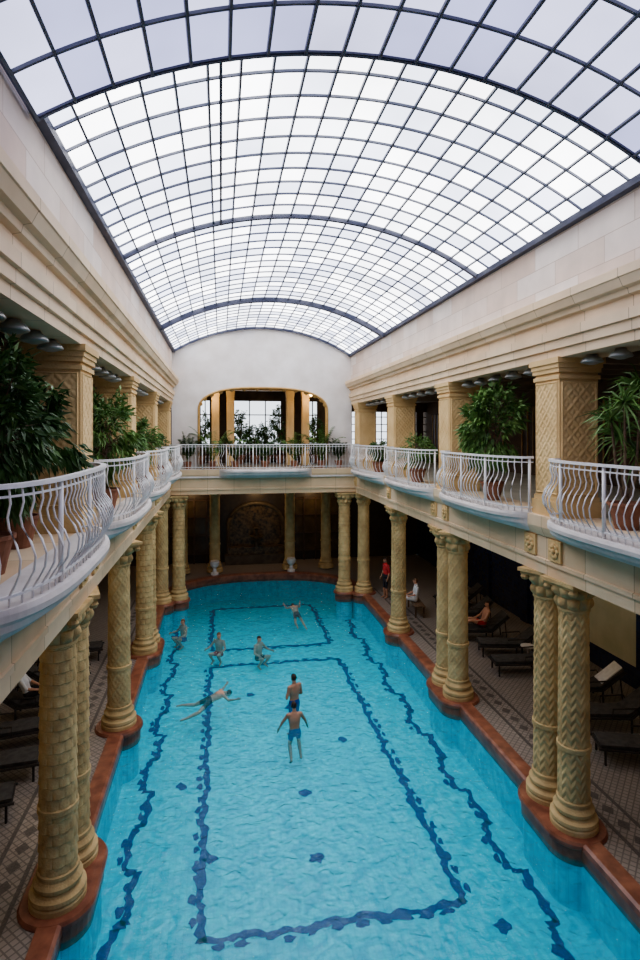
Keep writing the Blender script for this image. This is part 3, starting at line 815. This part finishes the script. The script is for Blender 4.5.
def crouch():
    J=stand()
    J['kl']=(-.18,.38,.06);J['kr']=(.18,.38,.06);J['al']=(-.16,.14,-.27);J['ar']=(.16,.14,-.27);J['tl']=(-.18,.28,-.33);J['tr']=(.18,.28,-.33)
    J['ell']=(-.32,.10,.24);J['elr']=(.32,.10,.24);J['wrl']=(-.34,.32,.22);J['wrr']=(.34,.32,.22)
    return J
J=stand(); J['ell']=(-.27,-.02,.18);J['wrl']=(-.14,.18,.12); J['elr']=(.27,.02,.18); J['wrr']=(.14,.20,.10)
person('person_standing_in_pool',(1.95,15.0,FL+.92),.5,J,skin=SKIN2,bottom=SWB,scale=.96)
J=crouch(); J['kl']=(-.12,.14,-.36);J['kr']=(.16,.26,-.33);J['al']=(-.14,-.12,-.70);J['ar']=(.17,.05,-.72);J['tl']=(-.15,.0,-.78);J['tr']=(.18,.2,-.78);J['wrl']=(-.40,.2,.05);J['wrr']=(.40,.2,.05)
person('person_wading',(1.8,13.75,FL+.79),.1,J,tilt=.12,skin=SKIN2,bottom=SWB,scale=.9)
person('swimmer_breaststroke',(-.33,15.9,WL-.17),-1.3,swimpose(.3,.2),tilt=1.25,skin=SKIN,bottom=SWK,scale=.88)
person('bather_crouching',(-.06,20.2,FL+.37),2.6,crouch(),skin=SKIN,hair=HAIRB,bottom=SWR,scale=.95)
person('bather_crouching',(1.3,19.6,FL+.37),-2.4,crouch(),skin=SKIN,hair=HAIR,bottom=SWK,scale=.95)
person('bather_crouching',(-1.4,21.9,FL+.37),2.2,crouch(),skin=SKIN,hair=HAIRB,bottom=SWB,scale=.95)
person('swimmer_breaststroke',(3.1,23.1,WL-.25),.2,swimpose(.1,.05),tilt=1.0,skin=SKIN,bottom=SWK,scale=.85)
def sit():
    J=stand(); J['che']=(0,-.05,.29);J['nk']=(0,-.06,.51);J['hd']=(0,-.03,.66);J['shl']=(-.18,-.06,.44);J['shr']=(.18,-.06,.44)
    J['ell']=(-.25,.0,.2);J['elr']=(.25,.0,.2);J['wrl']=(-.15,.24,.12);J['wrr']=(.15,.24,.12)
    J['kl']=(-.11,.42,.04);J['kr']=(.11,.42,.04);J['al']=(-.12,.46,-.38);J['ar']=(.12,.46,-.38);J['tl']=(-.13,.6,-.44);J['tr']=(.13,.6,-.44)
    return J
def sitlong():
    J=sit(); J['kl']=(-.10,.42,.12);J['kr']=(.10,.42,.12);J['al']=(-.11,.84,-.03);J['ar']=(.11,.84,-.03);J['tl']=(-.12,.90,.10);J['tr']=(.12,.90,.10)
    J['che']=(0,-.10,.27);J['nk']=(0,-.18,.48);J['hd']=(0,-.18,.63);J['shl']=(-.18,-.15,.42);J['shr']=(.18,-.15,.42); return J
def on_lounger(lx,ly,rot,**k):
    off=Matrix.Rotation(rot,3,'Z')@Vector((0,.12,0))
    person('person_reclining',(lx+off.x,ly+off.y,.55),rot+math.pi,sitlong(),**k)
on_lounger(8.7,17.9,-1.7,skin=SKIN,bottom=SWR)
on_lounger(-4.6,15.0,1.7,skin=SKIN,bottom=SWK,top=SHW)
BEN=noise_mat('bench_wood',(.10,.06,.035),(.16,.10,.06),6,.6)
def bench(x,y,rot):
    e=empty('wooden_bench',(x,y,0)); e.rotation_euler=(0,0,rot); mb=MB()
    for k in range(4): mb.box(-.75,.75,-.2+.105*k,-.11+.105*k,.41,.445,BEN)
    mb.obj('seat_slats',parent=e); mb=MB()
    for sx in (-.65,.65):
        for sy in (-.16,.16): mb.box(sx-.03,sx+.03,sy-.03,sy+.03,0,.41,BEN)
    mb.obj('legs',parent=e)
bench(7.55,21.0,1.45)
person('person_sitting',(7.5,21.0,.56),1.45,sit(),skin=SKIN,hair=HAIRB,bottom=SHW,top=SHW)
person('person_standing_red_shirt',(6.95,23.1,.93),1.8,stand(),skin=SKIN2,bottom=SWK,top=SWR)
# ---------------------------------------------------------------- world, camera
w=bpy.data.worlds.new('w'); C.world=w; w.use_nodes=True
w.node_tree.nodes['Background'].inputs[0].default_value=(.86,.92,1,1); w.node_tree.nodes['Background'].inputs[1].default_value=.8
cam=bpy.data.cameras.new('camera'); co=bpy.data.objects.new('camera',cam); C.collection.objects.link(co); C.camera=co
co.location=(0,0,7); co.rotation_euler=(math.radians(90),0,-math.radians(10.04))
cam.lens=21.0; cam.sensor_width=36; cam.shift_y=-.048; cam.clip_start=.05
C.view_settings.view_transform='AgX'; C.view_settings.look='AgX - Medium High Contrast'
C.view_settings.exposure=1.22
